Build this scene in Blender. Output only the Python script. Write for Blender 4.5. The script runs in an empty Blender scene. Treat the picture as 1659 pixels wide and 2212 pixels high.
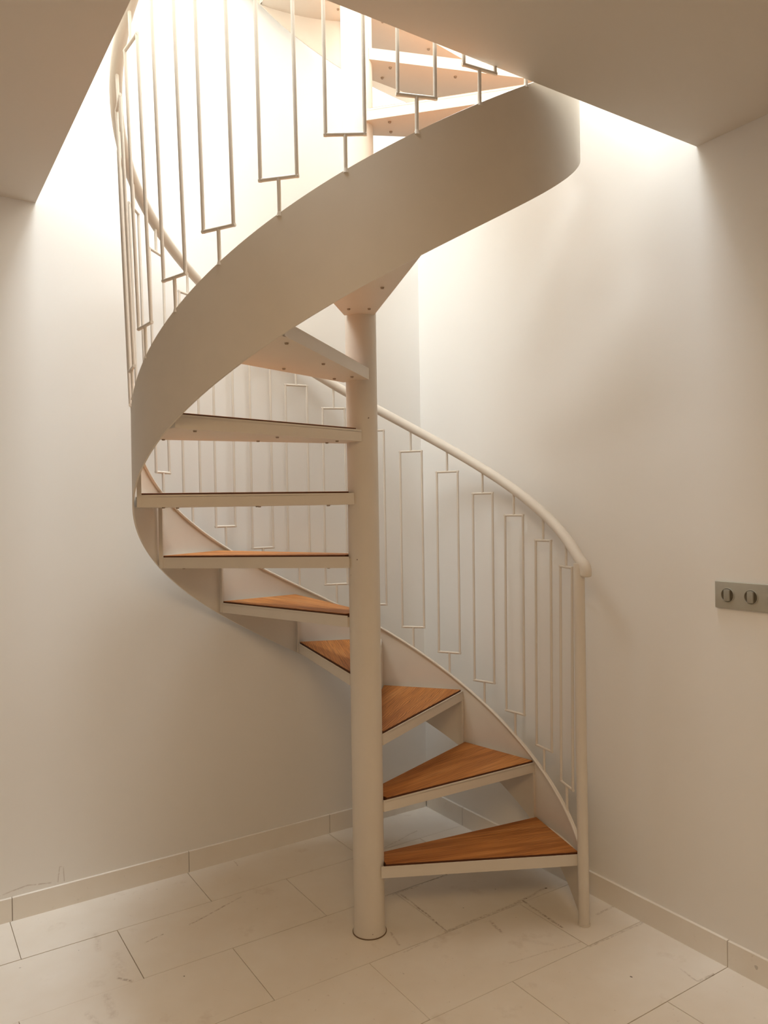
import bpy, bmesh, math, random
import numpy as np
from mathutils import Vector, Matrix

PI = math.pi
scene = bpy.context.scene
COL = scene.collection

# ------------------------------------------------------------------ measured place
P = {"f": 1654.25, "D": 2.48236, "H": 1.36327, "yaw": 0.02787, "pitch": -0.00223, "roll": -0.01682}
R_TREAD, R_STR, R_RAIL, R_COL = 0.69502, 0.69914, 0.71626, 0.05024
T0, DT, Z1, RISE = -0.00863, 0.49582, 0.22632, 0.2
Z_TOP, Z_BOT, Z_RAIL = 0.13452, -0.13831, 1.06035
EDGE = 0.03887
WA = -1.02356                       # direction of the right wall
CX, CY = 0.27357, 1.03953           # room corner
OPEN_V, OPEN_U = 1.62096, 1.447     # stairwell opening, measured from right / left wall
ZC = 2.44482                        # underside of the slab
Z_BASE = 0.07874
SLAB = 0.28
Z_UP = 6.0
COL_TILT = 0.0017
N_TREADS = 18
TA = [0.02128, -0.01333, -0.00661, -0.00867, -0.00148, -0.00228, 0.00832, -9e-05, -0.00266, -0.00076, 0.00723, 0.0, 0.00412, -0.00676]
ZD = [-0.00193, 0.00128, 0.00827, 0.00393, -0.00214, -0.00893, -0.00567, -0.00611, -0.0105, -0.00076, 0.0, 0.0, 0.01087, 0.01616]
KT = np.array([-.5, 1, 3, 5, 7, 9, 11, 13.])
DEV = {'T': [-0.00066, -0.01142, 0.01956, -0.0091, -0.00112, 0.00349, 0.00112, 0.0],
       'B': [0.0, 0.01281, 0.01048, -0.00602, 0.0091, -0.00895, -0.02054, 0.00179],
       'H': [-0.00206, -0.00643, -0.0016, 0.00353, 0.0048, 0.00171, 0.0, 0.0],
       'G': [-0.00046, -0.00422, 0.00483, 0.00473, 0.00718, 0.00594, -0.00252, -0.00014],
       'Q': [-0.0085, -0.00943, -0.00614, -0.0089, 0.01825, 0.01586, 0.0, 0.0]}

# ------------------------------------------------------------------ camera, light, exposure
cam_d = bpy.data.cameras.new('camera')
cam = bpy.data.objects.new('camera', cam_d)
COL.objects.link(cam)
scene.camera = cam
cam_d.sensor_fit = 'HORIZONTAL'
cam_d.sensor_width = 36.0
cam_d.lens = 36.0 * P['f'] / 1659.0
cam_d.clip_start = 0.05
cy_, sy_ = math.cos(P['yaw']), math.sin(P['yaw'])
F = Vector((sy_ * math.cos(P['pitch']), cy_ * math.cos(P['pitch']), math.sin(P['pitch'])))
Rt = Vector((cy_, -sy_, 0)); U = Rt.cross(F)
c_, s_ = math.cos(P['roll']), math.sin(P['roll'])
R2 = Rt * c_ + U * s_; U2 = -Rt * s_ + U * c_
m = Matrix((R2, U2, -F)).transposed().to_4x4()
m.translation = Vector((0, -P['D'], P['H']))
cam.matrix_world = m

world = bpy.data.worlds.new('world')
scene.world = world
world.use_nodes = True
bg = world.node_tree.nodes['Background']
bg.inputs['Color'].default_value = (0.86, 0.88, 0.95, 1)
bg.inputs['Strength'].default_value = 0.13

UD = Vector((math.cos(WA), math.sin(WA), 0))        # away from the left wall
VD = Vector((math.sin(WA), -math.cos(WA), 0))       # away from the right wall (towards the camera)
C0 = Vector((CX, CY, 0))
def room(u, v, z=0.0):
    return C0 + UD * u + VD * v + Vector((0, 0, z))
ROOM_ROT = Matrix((UD, VD, Vector((0, 0, 1)))).transposed()

def area_light(name, u, v, z, su, sv, power, color, direction=(0, 0, -1), spread=PI):
    d = bpy.data.lights.new(name, 'AREA')
    d.shape = 'RECTANGLE'; d.size = su; d.size_y = sv; d.energy = power; d.color = color; d.spread = spread
    o = bpy.data.objects.new(name, d); COL.objects.link(o)
    zax = -(ROOM_ROT @ Vector(direction)).normalized()
    xax = UD if abs(zax.z) > .9 else Vector((0, 0, 1)).cross(zax).normalized()
    yax = zax.cross(xax)
    mm = Matrix((xax, yax, zax)).transposed().to_4x4(); mm.translation = room(u, v, z)
    o.matrix_world = mm
    return o
# daylight through the skylight over the stairwell
LA, LB, LC, LE = 268, 135, 88, 31
area_light('skylight_daylight', OPEN_U / 2, OPEN_V / 2, Z_UP - .06, OPEN_U - .1, OPEN_V - .1, LA, (0.85, 0.93, 1.0))
# added fill lights above the upper floor, placed to brighten the stairwell walls
area_light('upper_fill_b', 1.0, 3.6, Z_UP - .06, 1.8, 1.6, LB, (.86, .94, 1.0))
area_light('upper_fill_c', 3.2, .9, Z_UP - .06, 1.7, 1.6, LC, (.84, .92, 1.0))
area_light('room_fill', 3.2, 2.3, ZC - .03, .9, .9, LE, (1.0, .68, .36))  # added warm fill without a fixture, brightens floor and low walls

vs = scene.view_settings
vs.view_transform = 'Standard'; vs.look = 'None'; vs.gamma = 1.0; vs.use_curve_mapping = False
vs.exposure = 0.0

# ------------------------------------------------------------------ materials
def srgb(r, g, b):
    f = lambda c: (c / 12.92 if c <= .04045 else ((c + .055) / 1.055) ** 2.4)
    return (f(r / 255), f(g / 255), f(b / 255), 1)

class NT:
    def __init__(self, name):
        self.m = bpy.data.materials.new(name); self.m.use_nodes = True
        self.t = self.m.node_tree; self.b = self.t.nodes['Principled BSDF']
    def n(self, kind, **kw):
        nd = self.t.nodes.new('ShaderNode' + kind)
        for k, v in kw.items():
            if hasattr(nd, k): setattr(nd, k, v)
            else: nd.inputs[k].default_value = v
        return nd
    def l(self, a, b): self.t.links.new(a, b)
    def mix(self, fac, a, b, blend='MIX'):
        nd = self.t.nodes.new('ShaderNodeMix'); nd.data_type = 'RGBA'; nd.blend_type = blend
        for s, v in ((nd.inputs[0], fac), (nd.inputs[6], a), (nd.inputs[7], b)):
            if isinstance(v, (int, float, tuple)): s.default_value = v
            else: self.l(v, s)
        return nd.outputs[2]
    def math(self, op, a, b=0.0, c=0.0, clamp=False):
        nd = self.t.nodes.new('ShaderNodeMath'); nd.operation = op; nd.use_clamp = clamp
        for i, v in enumerate((a, b, c)):
            if isinstance(v, (int, float)): nd.inputs[i].default_value = v
            else: self.l(v, nd.inputs[i])
        return nd.outputs[0]
    def ramp(self, fac, stops):
        nd = self.t.nodes.new('ShaderNodeValToRGB'); self.l(fac, nd.inputs[0])
        e = nd.color_ramp.elements
        while len(e) < len(stops): e.new(0.5)
        for i, (p, c) in enumerate(stops): e[i].position = p; e[i].color = c
        return nd.outputs[0]
    def noise(self, vec, scale, detail=3, rough=.5):
        nd = self.n('TexNoise'); nd.inputs['Scale'].default_value = scale; nd.inputs['Detail'].default_value = detail
        nd.inputs['Roughness'].default_value = rough
        if vec is not None: self.l(vec, nd.inputs['Vector'])
        return nd.outputs['Fac']
    def bump(self, h, strength, dist=.002):
        nd = self.n('Bump'); nd.inputs['Strength'].default_value = strength; nd.inputs['Distance'].default_value = dist
        self.l(h, nd.inputs['Height']); self.l(nd.outputs[0], self.b.inputs['Normal'])

W = (1, 1, 1, 1); K = (0, 0, 0, 1)
FLOOR_MARKS = [
    (-0.5957, 0.0704, 0, -0.4552, 0.2443, 0, 0.004, 0.7),
    (-0.7161, -0.0313, 0, -0.6693, 0.0192, 0, 0.0035, 0.7),
    (-0.5413, 0.5579, 0, -0.5064, 0.4885, 0, 0.003, 0.5),
    (0.1160, 0.2289, 0, 0.2491, -0.0127, 0, 0.004, 0.85),
    (0.5312, 0.1616, 0, 0.6256, -0.0155, 0, 0.0055, 0.8),
    (0.5165, 0.1530, 0, 0.6351, 0.2433, 0, 0.006, 0.5),
    (0.2485, -0.0181, 0, 0.5344, 0.1614, 0, 0.007, 0.5),
    (0.0865, 0.2307, 0, 0.3380, 0.3966, 0, 0.004, 0.6),
    (0.4000, 0.0343, 0, 0.4259, -0.0339, 0, 0.006, 0.55),
    (0.8424, 0.1115, 0, 0.7614, 0.0562, 0, 0.005, 0.5),
    (0.6823, -0.1297, 0, 0.9063, 0.0043, 0, 0.005, 0.5),
    (0.4165, -0.1998, 0, 0.6611, -0.1030, 0, 0.003, 0.35),
    (0.9077, -0.2506, 0, 0.9348, -0.3145, 0, 0.004, 0.5),
    (0.9414, -0.3148, 0, 0.9956, -0.2849, 0, 0.005, 0.5),
    (0.0691, -0.0157, 0, 0.0927, -0.0831, 0, 0.005, 0.5),
    (0.1007, -0.1264, 0, 0.2235, -0.0436, 0, 0.003, 0.4),
    (-0.0017, 0.5349, 0, 0.2062, 0.7608, 0, 0.003, 0.5),
    (-0.8920, 0.0267, 0, -0.8495, -0.0545, 0, 0.012, 0.5),
    (-0.7425, -0.2106, 0, -0.6966, -0.2286, 0, 0.006, 0.7),
    (-0.7499, -0.2899, 0, -0.7007, -0.3821, 0, 0.012, 0.55),
    (-0.7740, -0.3686, 0, -0.7277, -0.4126, 0, 0.01, 0.5),
    (0.4836, -0.0797, 0, 0.5644, -0.1102, 0, 0.01, 0.35),
    (-0.7899, -0.0830, 0, -0.7386, -0.1928, 0, 0.02, 0.3),]
WALL_MARKS = [
    (-1.2073, 0.1372, 0.0977, -1.1644, 0.1634, 0.1040, 0.0025, 0.4),
    (-1.1644, 0.1634, 0.1040, -1.1018, 0.2015, 0.0914, 0.0025, 0.4),
    (-1.0827, 0.2132, 0.0884, -1.0768, 0.2167, 0.1398, 0.002, 0.4),
    (-1.0768, 0.2167, 0.1398, -1.0665, 0.2230, 0.1366, 0.002, 0.35),
    (-1.0665, 0.2230, 0.1366, -1.0646, 0.2241, 0.0858, 0.002, 0.4),
    (-1.2374, 0.1189, 0.0922, -1.2073, 0.1372, 0.0977, 0.0025, 0.3),]

def marks(t, segs, wob=.006, ns=60, thr=(.36, .5)):
    """mask of scuffs and stains: each is a short stroke from a to b with its own width and strength"""
    g = t.n('NewGeometry').outputs['Position']
    nz = t.n('TexNoise'); nz.inputs['Scale'].default_value = 14; nz.inputs['Detail'].default_value = 3; t.l(g, nz.inputs['Vector'])
    def vm(op, a, b=None, sc=None):
        nd = t.t.nodes.new('ShaderNodeVectorMath'); nd.operation = op
        for i, v in enumerate((a, b)):
            if v is None: continue
            if isinstance(v, tuple): nd.inputs[i].default_value = v
            else: t.l(v, nd.inputs[i])
        if sc is not None:
            if isinstance(sc, float): nd.inputs['Scale'].default_value = sc
            else: t.l(sc, nd.inputs['Scale'])
        return nd
    off = vm('SCALE', vm('SUBTRACT', nz.outputs['Color'], (.5, .5, .5)).outputs[0], None, wob * 2).outputs[0]
    p = vm('ADD', g, off).outputs[0]
    tot = None
    for ax, ay, az, bx, by, bz, w, s in segs:
        A = (ax, ay, az); AB = (bx - ax, by - ay, bz - az); L2 = sum(c * c for c in AB)
        pa = vm('SUBTRACT', p, A).outputs[0]
        tt = t.math('DIVIDE', vm('DOT_PRODUCT', pa, AB).outputs['Value'], L2, clamp=True)
        q = vm('SCALE', vm('ADD', (0, 0, 0), AB).outputs[0], None, tt).outputs[0]
        d = vm('LENGTH', vm('SUBTRACT', pa, q).outputs[0]).outputs['Value']
        mm = t.math('MULTIPLY', t.math('SUBTRACT', 1.0, t.math('DIVIDE', d, w * 1.25), clamp=True), (s * 1.15 if w < .009 else s * .45), clamp=True)
        tot = mm if tot is None else t.math('MAXIMUM', tot, mm)
    gate = t.ramp(t.noise(g, ns, 4, .7), [(thr[0], K), (thr[1], W)])
    return t.math('MULTIPLY', tot, gate)

def mat_wall(name, rgb, segs=None):
    t = NT(name); g = t.n('NewGeometry').outputs['Position']
    big = t.noise(g, 1.3, 2); fine = t.noise(g, 90, 3)
    base = srgb(*rgb)
    dk = tuple(c * .95 for c in base[:3]) + (1,)
    c = t.mix(big, base, dk)
    if segs: c = t.mix(marks(t, segs, .003), c, srgb(150, 118, 92))
    t.l(c, t.b.inputs['Base Color'])
    t.b.inputs['Roughness'].default_value = .85
    t.b.inputs['Specular IOR Level'].default_value = .25
    t.bump(fine, .12, .001)
    return t.m
M_WALL = mat_wall('wall_paint', (246, 242, 235))
M_WALL_L = mat_wall('wall_paint_marked', (246, 242, 235), WALL_MARKS)
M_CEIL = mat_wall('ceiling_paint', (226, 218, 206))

def mat_steel(chips=0.0, rgb=(229, 219, 204)):
    t = NT('painted_steel'); co = t.n('TexCoord').outputs['Object']
    base = srgb(*rgb)
    f1 = t.noise(co, 14, 3)
    c = t.mix(f1, base, tuple(x * .94 for x in base[:3]) + (1,))
    sp = t.noise(co, 55, 2); gate = t.noise(co, 5, 1)
    chip = t.math('MULTIPLY', t.math('GREATER_THAN', sp, .765), t.math('GREATER_THAN', gate, .56))
    if chips: c = t.mix(t.math('MULTIPLY', chip, chips), c, srgb(95, 62, 38))
    t.l(c, t.b.inputs['Base Color'])
    t.b.inputs['Roughness'].default_value = .5
    t.b.inputs['Specular IOR Level'].default_value = .4
    t.bump(t.noise(co, 30, 3), .05, .001)
    return t.m
M_STEEL = mat_steel(0)
M_CHIP = mat_steel(.8)

def mat_wood():
    t = NT('oak_board'); co = t.n('TexCoord').outputs['Object']; oi = t.n('ObjectInfo')
    mp = t.n('Mapping'); t.l(co, mp.inputs['Vector'])
    rnd = t.math('MULTIPLY', oi.outputs['Random'], 7.0)
    cmb = t.n('CombineXYZ'); t.l(rnd, cmb.inputs[0]); t.l(rnd, cmb.inputs[1]); t.l(cmb.outputs[0], mp.inputs['Location'])
    mp.inputs['Scale'].default_value = (1.1, 17, 17)
    n1 = t.noise(mp.outputs[0], 1.6, 5, .62)
    mp2 = t.n('Mapping'); t.l(co, mp2.inputs['Vector']); mp2.inputs['Scale'].default_value = (4, 210, 210)
    n2 = t.noise(mp2.outputs[0], 1.5, 3, .6)
    wv = t.n('TexWave'); wv.wave_type = 'BANDS'; wv.bands_direction = 'Y'
    wv.inputs['Scale'].default_value = 26; wv.inputs['Distortion'].default_value = 9
    wv.inputs['Detail'].default_value = 2; wv.inputs['Detail Scale'].default_value = .7
    mp3 = t.n('Mapping'); t.l(co, mp3.inputs['Vector']); mp3.inputs['Scale'].default_value = (.45, 1.6, 1); t.l(cmb.outputs[0], mp3.inputs['Location'])
    t.l(mp3.outputs[0], wv.inputs['Vector'])
    a = t.ramp(n1, [(.3, srgb(168, 100, 40)), (.5, srgb(203, 132, 64)), (.75, srgb(220, 156, 92))])
    b = t.mix(t.math('MULTIPLY', t.math('SUBTRACT', n2, .42, clamp=True), 2.6, clamp=True), a, srgb(128, 72, 30))
    w = t.math('MULTIPLY', t.math('MULTIPLY', t.math('POWER', wv.outputs['Fac'], 3.0), t.ramp(t.noise(mp3.outputs[0], 4.5, 2), [(.4, K), (.58, W)])), .75)
    c = t.mix(w, b, srgb(112, 62, 26))
    t.l(c, t.b.inputs['Base Color'])
    t.b.inputs['Roughness'].default_value = .5
    t.b.inputs['Specular IOR Level'].default_value = .35
    t.bump(n2, .25, .0006)
    return t.m
M_WOOD = mat_wood()

M_WOOD_EDGE = None
def flat(name, rgb, rough=.5, metal=0.0):
    t = NT(name); co = t.n('TexCoord').outputs['Object']; base = srgb(*rgb)
    t.l(t.mix(t.noise(co, 40, 2), base, tuple(x * .9 for x in base[:3]) + (1,)), t.b.inputs['Base Color'])
    t.b.inputs['Roughness'].default_value = rough; t.b.inputs['Metallic'].default_value = metal
    return t.m
M_SCREW = flat('screw_metal', (165, 145, 122), .5, .3)
M_WOOD_EDGE = flat('oak_edge_shaded', (104, 60, 30), .6)  # board sides: their shade is put into a darker oak colour
M_GAP = flat('shadow_gap_dark', (70, 40, 22), .8)
M_PLATE = flat('switch_silver', (186, 182, 168), .35, .25)
M_ROCKER = flat('switch_rocker', (168, 163, 148), .35, .2)
M_RECESS = flat('switch_recess', (96, 88, 70), .5, .1)
M_GROUT = flat('grout', (176, 158, 136), .9)
M_SEAL = flat('base_sealant', (120, 96, 70), .8)

def mat_tile(name, amt=1.0, segs=None):
    """honed limestone slab: coordinates are world metres along the room"""
    t = NT(name); g = t.n('NewGeometry').outputs['Position']; oi = t.n('ObjectInfo')
    base = t.mix(t.ramp(t.noise(g, 2.2, 4, .6), [(.35, K), (.65, W)]), srgb(246, 240, 230), srgb(238, 229, 215))
    st = t.ramp(t.noise(g, 6, 5, .65), [(.60, K), (.72, W)])
    c = t.mix(t.math('MULTIPLY', st, .22 * amt), base, srgb(176, 150, 122))
    big = t.ramp(t.noise(g, 1.1, 2), [(.5, K), (.75, W)])
    fl = t.ramp(t.noise(g, 45, 4, .7), [(.66, K), (.69, W)])
    c = t.mix(t.math('MULTIPLY', t.math('MULTIPLY', fl, big), .55 * amt), c, srgb(128, 100, 74))
    dots = t.ramp(t.noise(g, 26, 1), [(.80, K), (.81, W)])
    c = t.mix(t.math('MULTIPLY', dots, .8 * amt), c, srgb(80, 58, 42))
    if segs: c = t.mix(marks(t, segs, .008, 80, (.38, .62)), c, srgb(136, 106, 78))
    t.l(c, t.b.inputs['Base Color'])
    t.b.inputs['Roughness'].default_value = .42
    t.b.inputs['Specular IOR Level'].default_value = .3
    t.bump(t.noise(g, 30, 3), .05, .001)
    return t
# ------------------------------------------------------------------ mesh helpers
def link(name, bm, mat, parent=None, smooth=None):
    bmesh.ops.recalc_face_normals(bm, faces=bm.faces[:])
    me = bpy.data.meshes.new(name); bm.to_mesh(me); bm.free()
    for mm in (mat if isinstance(mat, (list, tuple)) else [mat]): me.materials.append(mm)
    if smooth is not None:
        for p in me.polygons: p.use_smooth = True
        me.set_sharp_from_angle(angle=math.radians(smooth))
    o = bpy.data.objects.new(name, me); COL.objects.link(o)
    if parent: o.parent = parent
    return o
def struct(o):
    o['kind'] = 'structure'; return o
def prism(bm, poly, z0, z1, mi=0):
    lo = [bm.verts.new((x, y, z0)) for x, y in poly]; hi = [bm.verts.new((x, y, z1)) for x, y in poly]
    n = len(poly); fs = [bm.faces.new(lo[::-1]), bm.faces.new(hi)]
    for i in range(n): fs.append(bm.faces.new((lo[i], lo[(i + 1) % n], hi[(i + 1) % n], hi[i])))
    for f in fs: f.material_index = mi
    return fs
def rbox(bm, u0, u1, v0, v1, z0, z1, mi=0):
    """box in room coordinates"""
    pts = [room(u0, v0), room(u1, v0), room(u1, v1), room(u0, v1)]
    return prism(bm, [(p.x, p.y) for p in pts], z0, z1, mi)
def bevel(bm, w, seg=2):
    bmesh.ops.recalc_face_normals(bm, faces=bm.faces[:])
    bmesh.ops.bevel(bm, geom=[e for e in bm.edges if len(e.link_faces) == 2 and e.calc_face_angle(0) > .5], offset=w, segments=seg, affect='EDGES', profile=.5)
def tube(bm, pts, r, seg=12, caps=True, round_end=False):
    pts = [Vector(p) for p in pts]
    rs = [r] * len(pts) if not isinstance(r, (list, tuple)) else r
    T = []
    for i in range(len(pts)):
        a = pts[max(0, i - 1)]; b = pts[min(len(pts) - 1, i + 1)]; T.append((b - a).normalized())
    up = Vector((0, 0, 1)) if abs(T[0].z) < .9 else Vector((1, 0, 0))
    x = T[0].cross(up).normalized(); rings = []
    for i, p in enumerate(pts):
        x = (x - T[i] * x.dot(T[i])).normalized(); y = T[i].cross(x)
        rings.append([bm.verts.new(p + (x * math.cos(2 * PI * j / seg) + y * math.sin(2 * PI * j / seg)) * rs[i]) for j in range(seg)])
    for a, b in zip(rings[:-1], rings[1:]):
        for j in range(seg): bm.faces.new((a[j], a[(j + 1) % seg], b[(j + 1) % seg], b[j]))
    if caps: bm.faces.new(rings[0][::-1]); bm.faces.new(rings[-1])
def cyl(r, t, z): return Vector((r * math.cos(t), r * math.sin(t), z))

def smooth_dev(a, k):
    """cubic interpolation of the small measured deviations, fading to zero past the last knot"""
    y = DEV[a]; k = min(max(k, KT[0]), KT[-1])
    i = min(int(np.searchsorted(KT, k, side='right')) - 1, len(KT) - 2)
    h = KT[i + 1] - KT[i]; s = (k - KT[i]) / h
    def sl(j):
        if j == 0: return (y[1] - y[0]) / (KT[1] - KT[0])
        if j == len(KT) - 1: return 0.0
        return (y[j + 1] - y[j - 1]) / (KT[j + 1] - KT[j - 1])
    m0, m1 = sl(i) * h, sl(i + 1) * h
    return (2*s**3 - 3*s**2 + 1)*y[i] + (s**3 - 2*s**2 + s)*m0 + (-2*s**3 + 3*s**2)*y[i+1] + (s**3 - s**2)*m1
def ang(k): return T0 + k * DT
def zl(k, off): return Z1 + (k - .5) * RISE + off
def z_top(k): return zl(k, Z_TOP + smooth_dev('T', k))
def z_bot(k): return zl(k, Z_BOT + smooth_dev('B', k))
def z_rail(k): return zl(k, Z_RAIL + smooth_dev('H', k))
def r_str(k): return R_STR + smooth_dev('G', k)
def r_rail(k): return R_RAIL + smooth_dev('Q', k)

# ------------------------------------------------------------------ the room
UMAX, VMAX = 5.2, 4.6
bm = bmesh.new(); rbox(bm, -.2, UMAX, -.2, VMAX, -.12, -.004); struct(link('floor', bm, M_GROUT))

# stone tiles, 0.61 x 0.31 m in running bond parallel to the left wall (part of the floor)
floor_o = bpy.data.objects['floor']
rows = [-.04, .27, .585, .895, 1.205, 1.512, 1.82, 2.13, 2.44, 2.75, 3.06, 3.37, 3.68, 3.99, 4.3, 4.61, 4.92, 5.2]
offs = [.522, .235, .57, .26, .577, .288, .58, .27, .57, .26, .58, .27, .57, .26, .58, .27, .57]
rnd = random.Random(5)
bm = bmesh.new()
g = .0011
for r in range(len(rows) - 1):
    u0, u1 = rows[r], rows[r + 1]
    u0 = max(u0, 0.0)
    v = offs[r] - .61
    cuts = [max(v, 0)]
    while v < VMAX: v += .61; cuts.append(min(v, VMAX))
    if cuts[0] > 0: cuts = [0] + cuts
    for a, b in zip(cuts[:-1], cuts[1:]):
        if b - a < .01: continue
        dz = rnd.uniform(-.0006, .0006)
        rbox(bm, u0 + g, u1 - g, a + g, b - g, -.02, dz)
tile = mat_tile('limestone_tile', 1.0, FLOOR_MARKS)
tiles = link('floor_tiles', bm, tile.m, floor_o)
tiles['label'] = 'cream stone floor tiles laid in running bond'

bm = bmesh.new(); rbox(bm, -.2, 0, -.2, VMAX, -.1, Z_UP); struct(link('wall_left', bm, M_WALL_L))
bm = bmesh.new(); rbox(bm, 0, UMAX, -.2, 0, -.1, Z_UP); struct(link('wall_right', bm, M_WALL))
# slab with the stairwell opening
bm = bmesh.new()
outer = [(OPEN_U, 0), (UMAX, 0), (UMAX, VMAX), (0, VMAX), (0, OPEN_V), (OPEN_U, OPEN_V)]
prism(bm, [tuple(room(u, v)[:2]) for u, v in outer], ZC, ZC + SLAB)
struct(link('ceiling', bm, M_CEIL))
bm = bmesh.new()
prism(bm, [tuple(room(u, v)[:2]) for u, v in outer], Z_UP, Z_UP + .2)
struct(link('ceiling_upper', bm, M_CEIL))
bm = bmesh.new(); rbox(bm, -.2, UMAX + .2, VMAX, VMAX + .2, ZC, Z_UP + .2); struct(link('wall_back_upper', bm, M_WALL))
bm = bmesh.new(); rbox(bm, UMAX, UMAX + .2, -.2, VMAX, ZC, Z_UP + .2); struct(link('wall_side_upper', bm, M_WALL))
# skylight frame and pane over the well
bm = bmesh.new()
fw = .06
for a in ((0, OPEN_U, 0, fw), (0, OPEN_U, OPEN_V - fw, OPEN_V), (0, fw, fw, OPEN_V - fw), (OPEN_U - fw, OPEN_U, fw, OPEN_V - fw)):
    rbox(bm, *a, Z_UP, Z_UP + .06)
win = struct(link('window_1', bm, M_STEEL))
t = NT('skylight_glass'); t.b.inputs['Transmission Weight'].default_value = 1; t.b.inputs['Roughness'].default_value = .2
t.b.inputs['Base Color'].default_value = (.95, .97, 1, 1)
bm = bmesh.new(); rbox(bm, fw, OPEN_U - fw, fw, OPEN_V - fw, Z_UP + .02, Z_UP + .035)
link('window_pane', bm, t.m, win)

# baseboards, stone strips with joints
def baseboard(name, cuts, along):
    bm = bmesh.new(); d = .011; gg = .0009
    for a, b in zip(cuts[:-1], cuts[1:]):
        if along == 'v': rbox(bm, 0.0, d, a + gg, b - gg, -.002, Z_BASE)
        else: rbox(bm, a + gg, b - gg, 0.0, d, -.002, Z_BASE)
    bevel(bm, .0012, 2)
    bk = rbox(bm, 0, d - .003, cuts[0], cuts[-1], 0, Z_BASE - .002, 1) if along == 'v' else rbox(bm, cuts[0], cuts[-1], 0, d - .003, 0, Z_BASE - .002, 1)
    return struct(link(name, bm, [BASE_T, M_SEAL]))
BASE_T = mat_tile('limestone_skirting', .4).m
baseboard('baseboard_left', [.012, .515, 1.125, 1.734, 2.34, 2.95, 3.56, 4.17, 4.6], 'v')
baseboard('baseboard_right', [.012, .273, .895, 1.513, 2.13, 2.74, 3.35, 3.96, 4.57, 5.2], 'u')

# ------------------------------------------------------------------ the staircase
stair = bpy.data.objects.new('spiral_staircase', None)
COL.objects.link(stair)
stair['label'] = 'white painted steel spiral staircase with oak treads rising through the ceiling opening'
stair['category'] = 'staircase'

# column
bm = bmesh.new()
segs = 48
zs = [0.0, .004, Z_UP]
def ring(r, z): return [bm.verts.new((r * math.cos(2 * PI * j / segs) + COL_TILT * z, r * math.sin(2 * PI * j / segs), z)) for j in range(segs)]
prev = None
rr = [(R_COL + .003, 0), (R_COL + .003, .006), (R_COL, .010)] + [(R_COL, z) for z in np.linspace(.2, Z_UP, 24)]
for r, z in rr:
    cur = ring(r, z)
    if prev:
        for j in range(segs): bm.faces.new((prev[j], prev[(j + 1) % segs], cur[(j + 1) % segs], cur[j]))
    else: bm.faces.new(cur[::-1])
    prev = cur
bm.faces.new(prev)
column = link('center_column', bm, M_CHIP, stair, 40)
bm = bmesh.new()
tube(bm, [(0, 0, -.001), (0, 0, .0025)], R_COL + .0052, 48)
link('base_seal', bm, M_SEAL, column, 40)

# stringer: a rolled steel band
K_END = N_TREADS + .3
bm = bmesh.new()
ks = np.arange(-.02, K_END + .001, 1 / 14)
TH = .005
prev = None
for k in ks:
    t_ = ang(k); r = r_str(k)
    zt, zb = z_top(k), z_bot(k)
    cur = [bm.verts.new(cyl(rad, t_, z)) for rad, z in ((r - TH / 2, zb), (r + TH / 2, zb), (r + TH / 2, (zb + zt) / 2), (r + TH / 2, zt), (r - TH / 2, zt), (r - TH / 2, (zb + zt) / 2))]
    if prev:
        for j in range(6): bm.faces.new((prev[j], prev[(j + 1) % 6], cur[(j + 1) % 6], cur[j]))
    else: bm.faces.new(cur[::-1])
    prev = cur
bm.faces.new(prev)
stringer = link('stringer', bm, M_STEEL, stair, 40)
bm = bmesh.new()
tube(bm, [cyl(r_str(k) - .006, ang(k), z_top(k) - .003) for k in np.arange(.02, K_END, 1 / 14)], .0052, 8)
link('edge_rod', bm, M_STEEL, stringer, 60)

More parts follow.
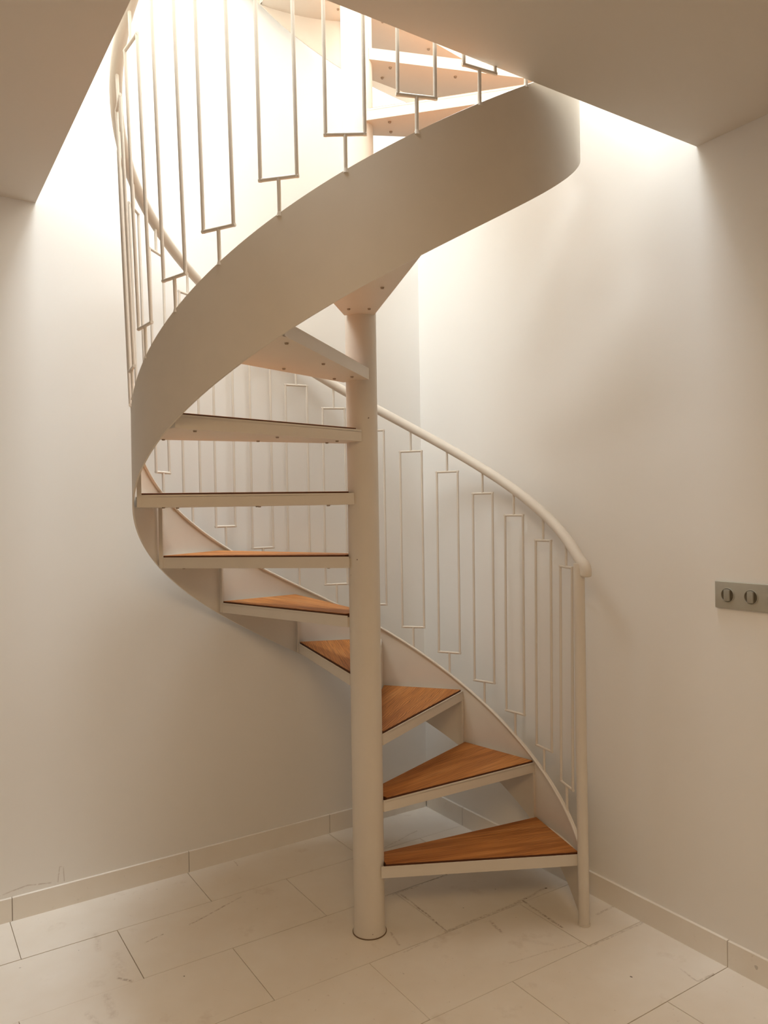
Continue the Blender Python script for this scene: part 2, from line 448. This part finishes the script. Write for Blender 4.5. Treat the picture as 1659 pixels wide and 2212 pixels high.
# treads
FR_H = .037
def tread(n):
    ka, kb = n - 1, n
    ta = ang(ka) + (TA[ka] if ka < len(TA) else 0); tb = ang(kb) + (TA[kb] if kb < len(TA) else 0)
    z = Z1 + (n - 1) * RISE + (ZD[n - 1] if n - 1 < len(ZD) else 0)
    mid = (ta + tb) / 2; hw = (tb - ta) / 2
    R = R_TREAD
    def edge(side, inset=0.0, rin=.03, rout=R):
        """line of the front (-1) or back (+1) edge in the tread frame"""
        a = hw * side; d = Vector((math.cos(a), math.sin(a))); q = Vector((-d.y, d.x)) * side
        I = d * .04 + q * EDGE; O = d * R
        n_ = (O - I).normalized(); q2 = Vector((-n_.y, n_.x)) * side
        return I, O, n_, q2
    # steel pan
    bm = bmesh.new()
    poly = []
    I, O, n_, q2 = edge(-1); I2, O2, n2, q22 = edge(1)
    kk = ka
    poly.append((I.x, I.y))
    for i in range(9):
        a = -hw + 2 * hw * i / 8
        r_in = R if i in (0, 8) else min(r_str(ka + i / 8) - TH / 2 + .0005, R + .004)
        poly.append((r_in * math.cos(a), r_in * math.sin(a)))
    poly.append((I2.x, I2.y))
    # rim: outer box with recess for the board
    prism(bm, poly, -FR_H, -.006)
    inset = .005
    def offs_pt(Ipt, nn, qq, s): return Ipt + nn * s - qq * inset
    fl = bmesh.new()
    pan = link('stair_tread', bm, M_CHIP if n <= 4 else M_STEEL, stair)
    pan.location = (COL_TILT * z * 0, 0, z); pan.rotation_euler = (0, 0, mid)
    # narrow steel lip along the two long edges (welded to the pan mesh)
    bm = bmesh.new(); bm.from_mesh(pan.data)
    for (Ip, Op, nn, qq) in ((I, O, n_, q2), (I2, O2, n2, q22)):
        a, b = Ip, Op; c = Op - qq * .003; d = Ip - qq * .003
        prism(bm, [tuple(a), tuple(b), tuple(c), tuple(d)], -.007, -.0005)
    bmesh.ops.recalc_face_normals(bm, faces=bm.faces[:])
    bm.to_mesh(pan.data); bm.free(); fl.free()
    # oak board, straight outer edge
    bm = bmesh.new()
    g2 = .0075
    tip = .046
    def on(Ip, nn, qq, s): return Ip + nn * s - qq * g2
    A = on(I, n_, q2, .016); B = on(O, n_, q2, -.004); Cc = on(O2, n2, q22, -.004); D = on(I2, n2, q22, .016)
    prism(bm, [tuple(A), tuple(B), tuple(Cc), tuple(D)], -.012, .005)
    bevel(bm, .001, 1)
    bm.normal_update()
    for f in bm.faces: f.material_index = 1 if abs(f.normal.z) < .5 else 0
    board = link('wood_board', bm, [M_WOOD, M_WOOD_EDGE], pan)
    # strip coloured as the shade in the gap between board and lip
    bm = bmesh.new()
    A = I + n_ * .012 - q2 * .003; B = O - n_ * .001 - q2 * .003; Cc = O2 - n2 * .001 - q22 * .003; D = I2 + n2 * .012 - q22 * .003
    prism(bm, [tuple(A), tuple(B), tuple(Cc), tuple(D)], -.0062, -.0045)
    link('board_gap_shade', bm, M_GAP, pan)
    # screws under the pan
    for (r, a) in ((.115, -.28), (.115, .28), (.34, -hw + .05), (.34, hw - .05), (.62, -hw + .035), (.62, hw - .035)):
        s = screw0.copy() if screw0.users_collection else screw0
        s.location = (r * math.cos(a), r * math.sin(a), -FR_H); s.parent = pan
        COL.objects.link(s)
    # upright tie at the back outer corner, joining the next tread
    if n < N_TREADS:
        bm = bmesh.new()
        zt = RISE + ((ZD[n] if n < len(ZD) else 0) - (ZD[n - 1] if n - 1 < len(ZD) else 0)) - FR_H + .001
        rs_ = R_TREAD + .001
        a = hw
        d = Vector((math.cos(a), math.sin(a))); q = Vector((-d.y, d.x))
        p0, p1 = d * (rs_ - .013), d * rs_
        prism(bm, [tuple(p0 - q * .003), tuple(p1 - q * .003), tuple(p1 + q * .003), tuple(p0 + q * .003)], -FR_H, zt)
        link('riser_tie', bm, M_STEEL, pan)
    return pan
bm = bmesh.new(); bmesh.ops.create_cone(bm, cap_ends=True, segments=12, radius1=.0042, radius2=.0055, depth=.004, matrix=Matrix.Translation((0, 0, -.002)))
screw0 = link('screw', bm, M_SCREW)
COL.objects.unlink(screw0)
_first = [True]
for n in range(1, N_TREADS + 1):
    tread(n)

# handrail with its turned-down end
bm = bmesh.new()
pts = [cyl(r_rail(k), ang(k), z_rail(k)) for k in np.arange(.0, K_END + .001, 1 / 12)]
end = cyl(.708, ang(0), z_rail(0))
pts[0] += Vector((.004, 0, 0))
fwd = (pts[0] - pts[1]).normalized(); fwd.x += .12; fwd.normalize()
bend = []
h = Vector((fwd.x, fwd.y, 0)).normalized()
p = pts[0] + fwd * .008
for i in range(1, 8):
    a = i / 7 * (PI / 2 - .35)
    rb = .027
    dirv = h * math.cos(a + .35) + Vector((0, 0, -1)) * math.sin(a + .35)
    p = p + dirv * (rb * (PI / 2 - .35) / 7)
    bend.append(p.copy())
tail = bend[-1]
bend += [tail + Vector((0, 0, -.005)), tail + Vector((0, 0, -.0095)), tail + Vector((0, 0, -.0135)), tail + Vector((0, 0, -.0155))]
path = pts[::-1] + [pts[0] + fwd * .008] + bend
RR = .0185
rads = [RR] * (len(path) - 4) + [RR, RR * .985, RR * .88, RR * .62]
tube(bm, path, rads, 20)
link('handrail', bm, M_STEEL, stair, 60)

# newel post
bm = bmesh.new()
tp = -.00593
pb = cyl(R_STR + .001, tp, 0)
tube(bm, [pb, pb + Vector((0, 0, .012)), pb + Vector((0, 0, .6)), pb + Vector((0.002, 0, z_rail(0) - .004))], .0178, 24)
tube(bm, [pb, pb + Vector((0, 0, .005))], .0198, 24)
link('newel_post', bm, M_CHIP, stair, 50)

# balusters: rectangular rod frames on short stems
bk = [.38, .815, 1.272, 1.705, 2.158, 2.60, 3.05, 3.51, 3.955, 4.402, 4.885, 5.36, 5.855, 6.3, 6.745, 7.18, 7.62, 8.078, 8.523, 8.992, 9.448, 9.935, 10.419]
while bk[-1] < N_TREADS - .2: bk.append(bk[-1] + .4565)
ROD = .0047
for k in bk:
    bm = bmesh.new()
    t_ = ang(k)
    base = cyl(r_str(k) - .001, t_, z_top(k) - .006); top = cyl(r_rail(k), t_, z_rail(k) - .006)
    tang = Vector((-math.sin(t_), math.cos(t_), 0))
    ax = (top - base)
    def at(s, w): return base + ax * s + tang * w
    Hh = ax.length
    s0 = .088 / Hh; s1 = 1 - .093 / Hh; hw_ = .0455
    tube(bm, [base, at(s0, 0)], ROD, 10)
    tube(bm, [at(s1, 0), top], ROD, 10)
    for w in (-1, 1): tube(bm, [at(s0, w * hw_) - Vector((0, 0, ROD * .8)), at(s1, w * hw_) + Vector((0, 0, ROD * .8))], ROD, 10)
    for s in (s0, s1): tube(bm, [at(s, -hw_ - ROD), at(s, hw_ + ROD)], ROD, 10)
    tube(bm, [base - Vector((0, 0, .001)), base + Vector((0, 0, .010))], [.0075, .005], 10)
    link('baluster', bm, M_STEEL, stair, 50)

# ------------------------------------------------------------------ light switch on the right wall
sw = bpy.data.objects.new('light_switch', None); COL.objects.link(sw)
mm = Matrix((UD, Vector((0, 0, 1)), VD)).transposed().to_4x4()     # local x along wall, y up, z out of the wall
mm.translation = room(1.49, 0, 1.0985); sw.matrix_world = mm
sw['label'] = 'silver light switch plate with round rocker dials on the right wall'
sw['category'] = 'light switch'
bm = bmesh.new()
W_, H_ = .229, .0395
prism(bm, [(0, -H_), (W_, -H_), (W_, H_), (0, H_)], 0.0, .0095)
bevel(bm, .0022, 3)
link('face_plate', bm, M_PLATE, sw, 40)
for i in range(3):
    cx = .0415 + i * .0725
    bm = bmesh.new(); bmesh.ops.create_cone(bm, cap_ends=True, segments=40, radius1=.0195, radius2=.0195, depth=.002, matrix=Matrix.Translation((cx, 0, .0096)))
    d = link('dial', bm, M_RECESS, sw, 40)
    bm = bmesh.new()
    N = 40
    for j in range(N):
        a0, a1 = 2 * PI * j / N, 2 * PI * (j + 1) / N
        q = []
        for a in (a0, a1):
            q.append([bm.verts.new((cx + r * math.cos(a), r * math.sin(a), z)) for r, z in ((.0188, .0098), (.0196, .0125), (.0206, .0125), (.0212, .0095))])
        for e in range(3): bm.faces.new((q[0][e], q[0][e + 1], q[1][e + 1], q[1][e]))
    bmesh.ops.remove_doubles(bm, verts=bm.verts[:], dist=1e-5)
    link('dial_ring', bm, M_PLATE, d, 40)
    bm = bmesh.new()
    hw_ = .0098; poly = []
    for a in np.linspace(-1.04, 1.04, 9): poly.append((cx + .0185 * math.sin(a) * hw_ / (.0185 * math.sin(1.04)), .0178 * math.cos(a * .55)))
    poly += [(x, -y) for x, y in poly[::-1]]
    prism(bm, poly, .010, .0165)
    for v in bm.verts:
        if v.co.z > .015: v.co.z += (v.co.x - cx) * .12
    bevel(bm, .0008, 2)
    link('rocker', bm, M_ROCKER, d, 40)
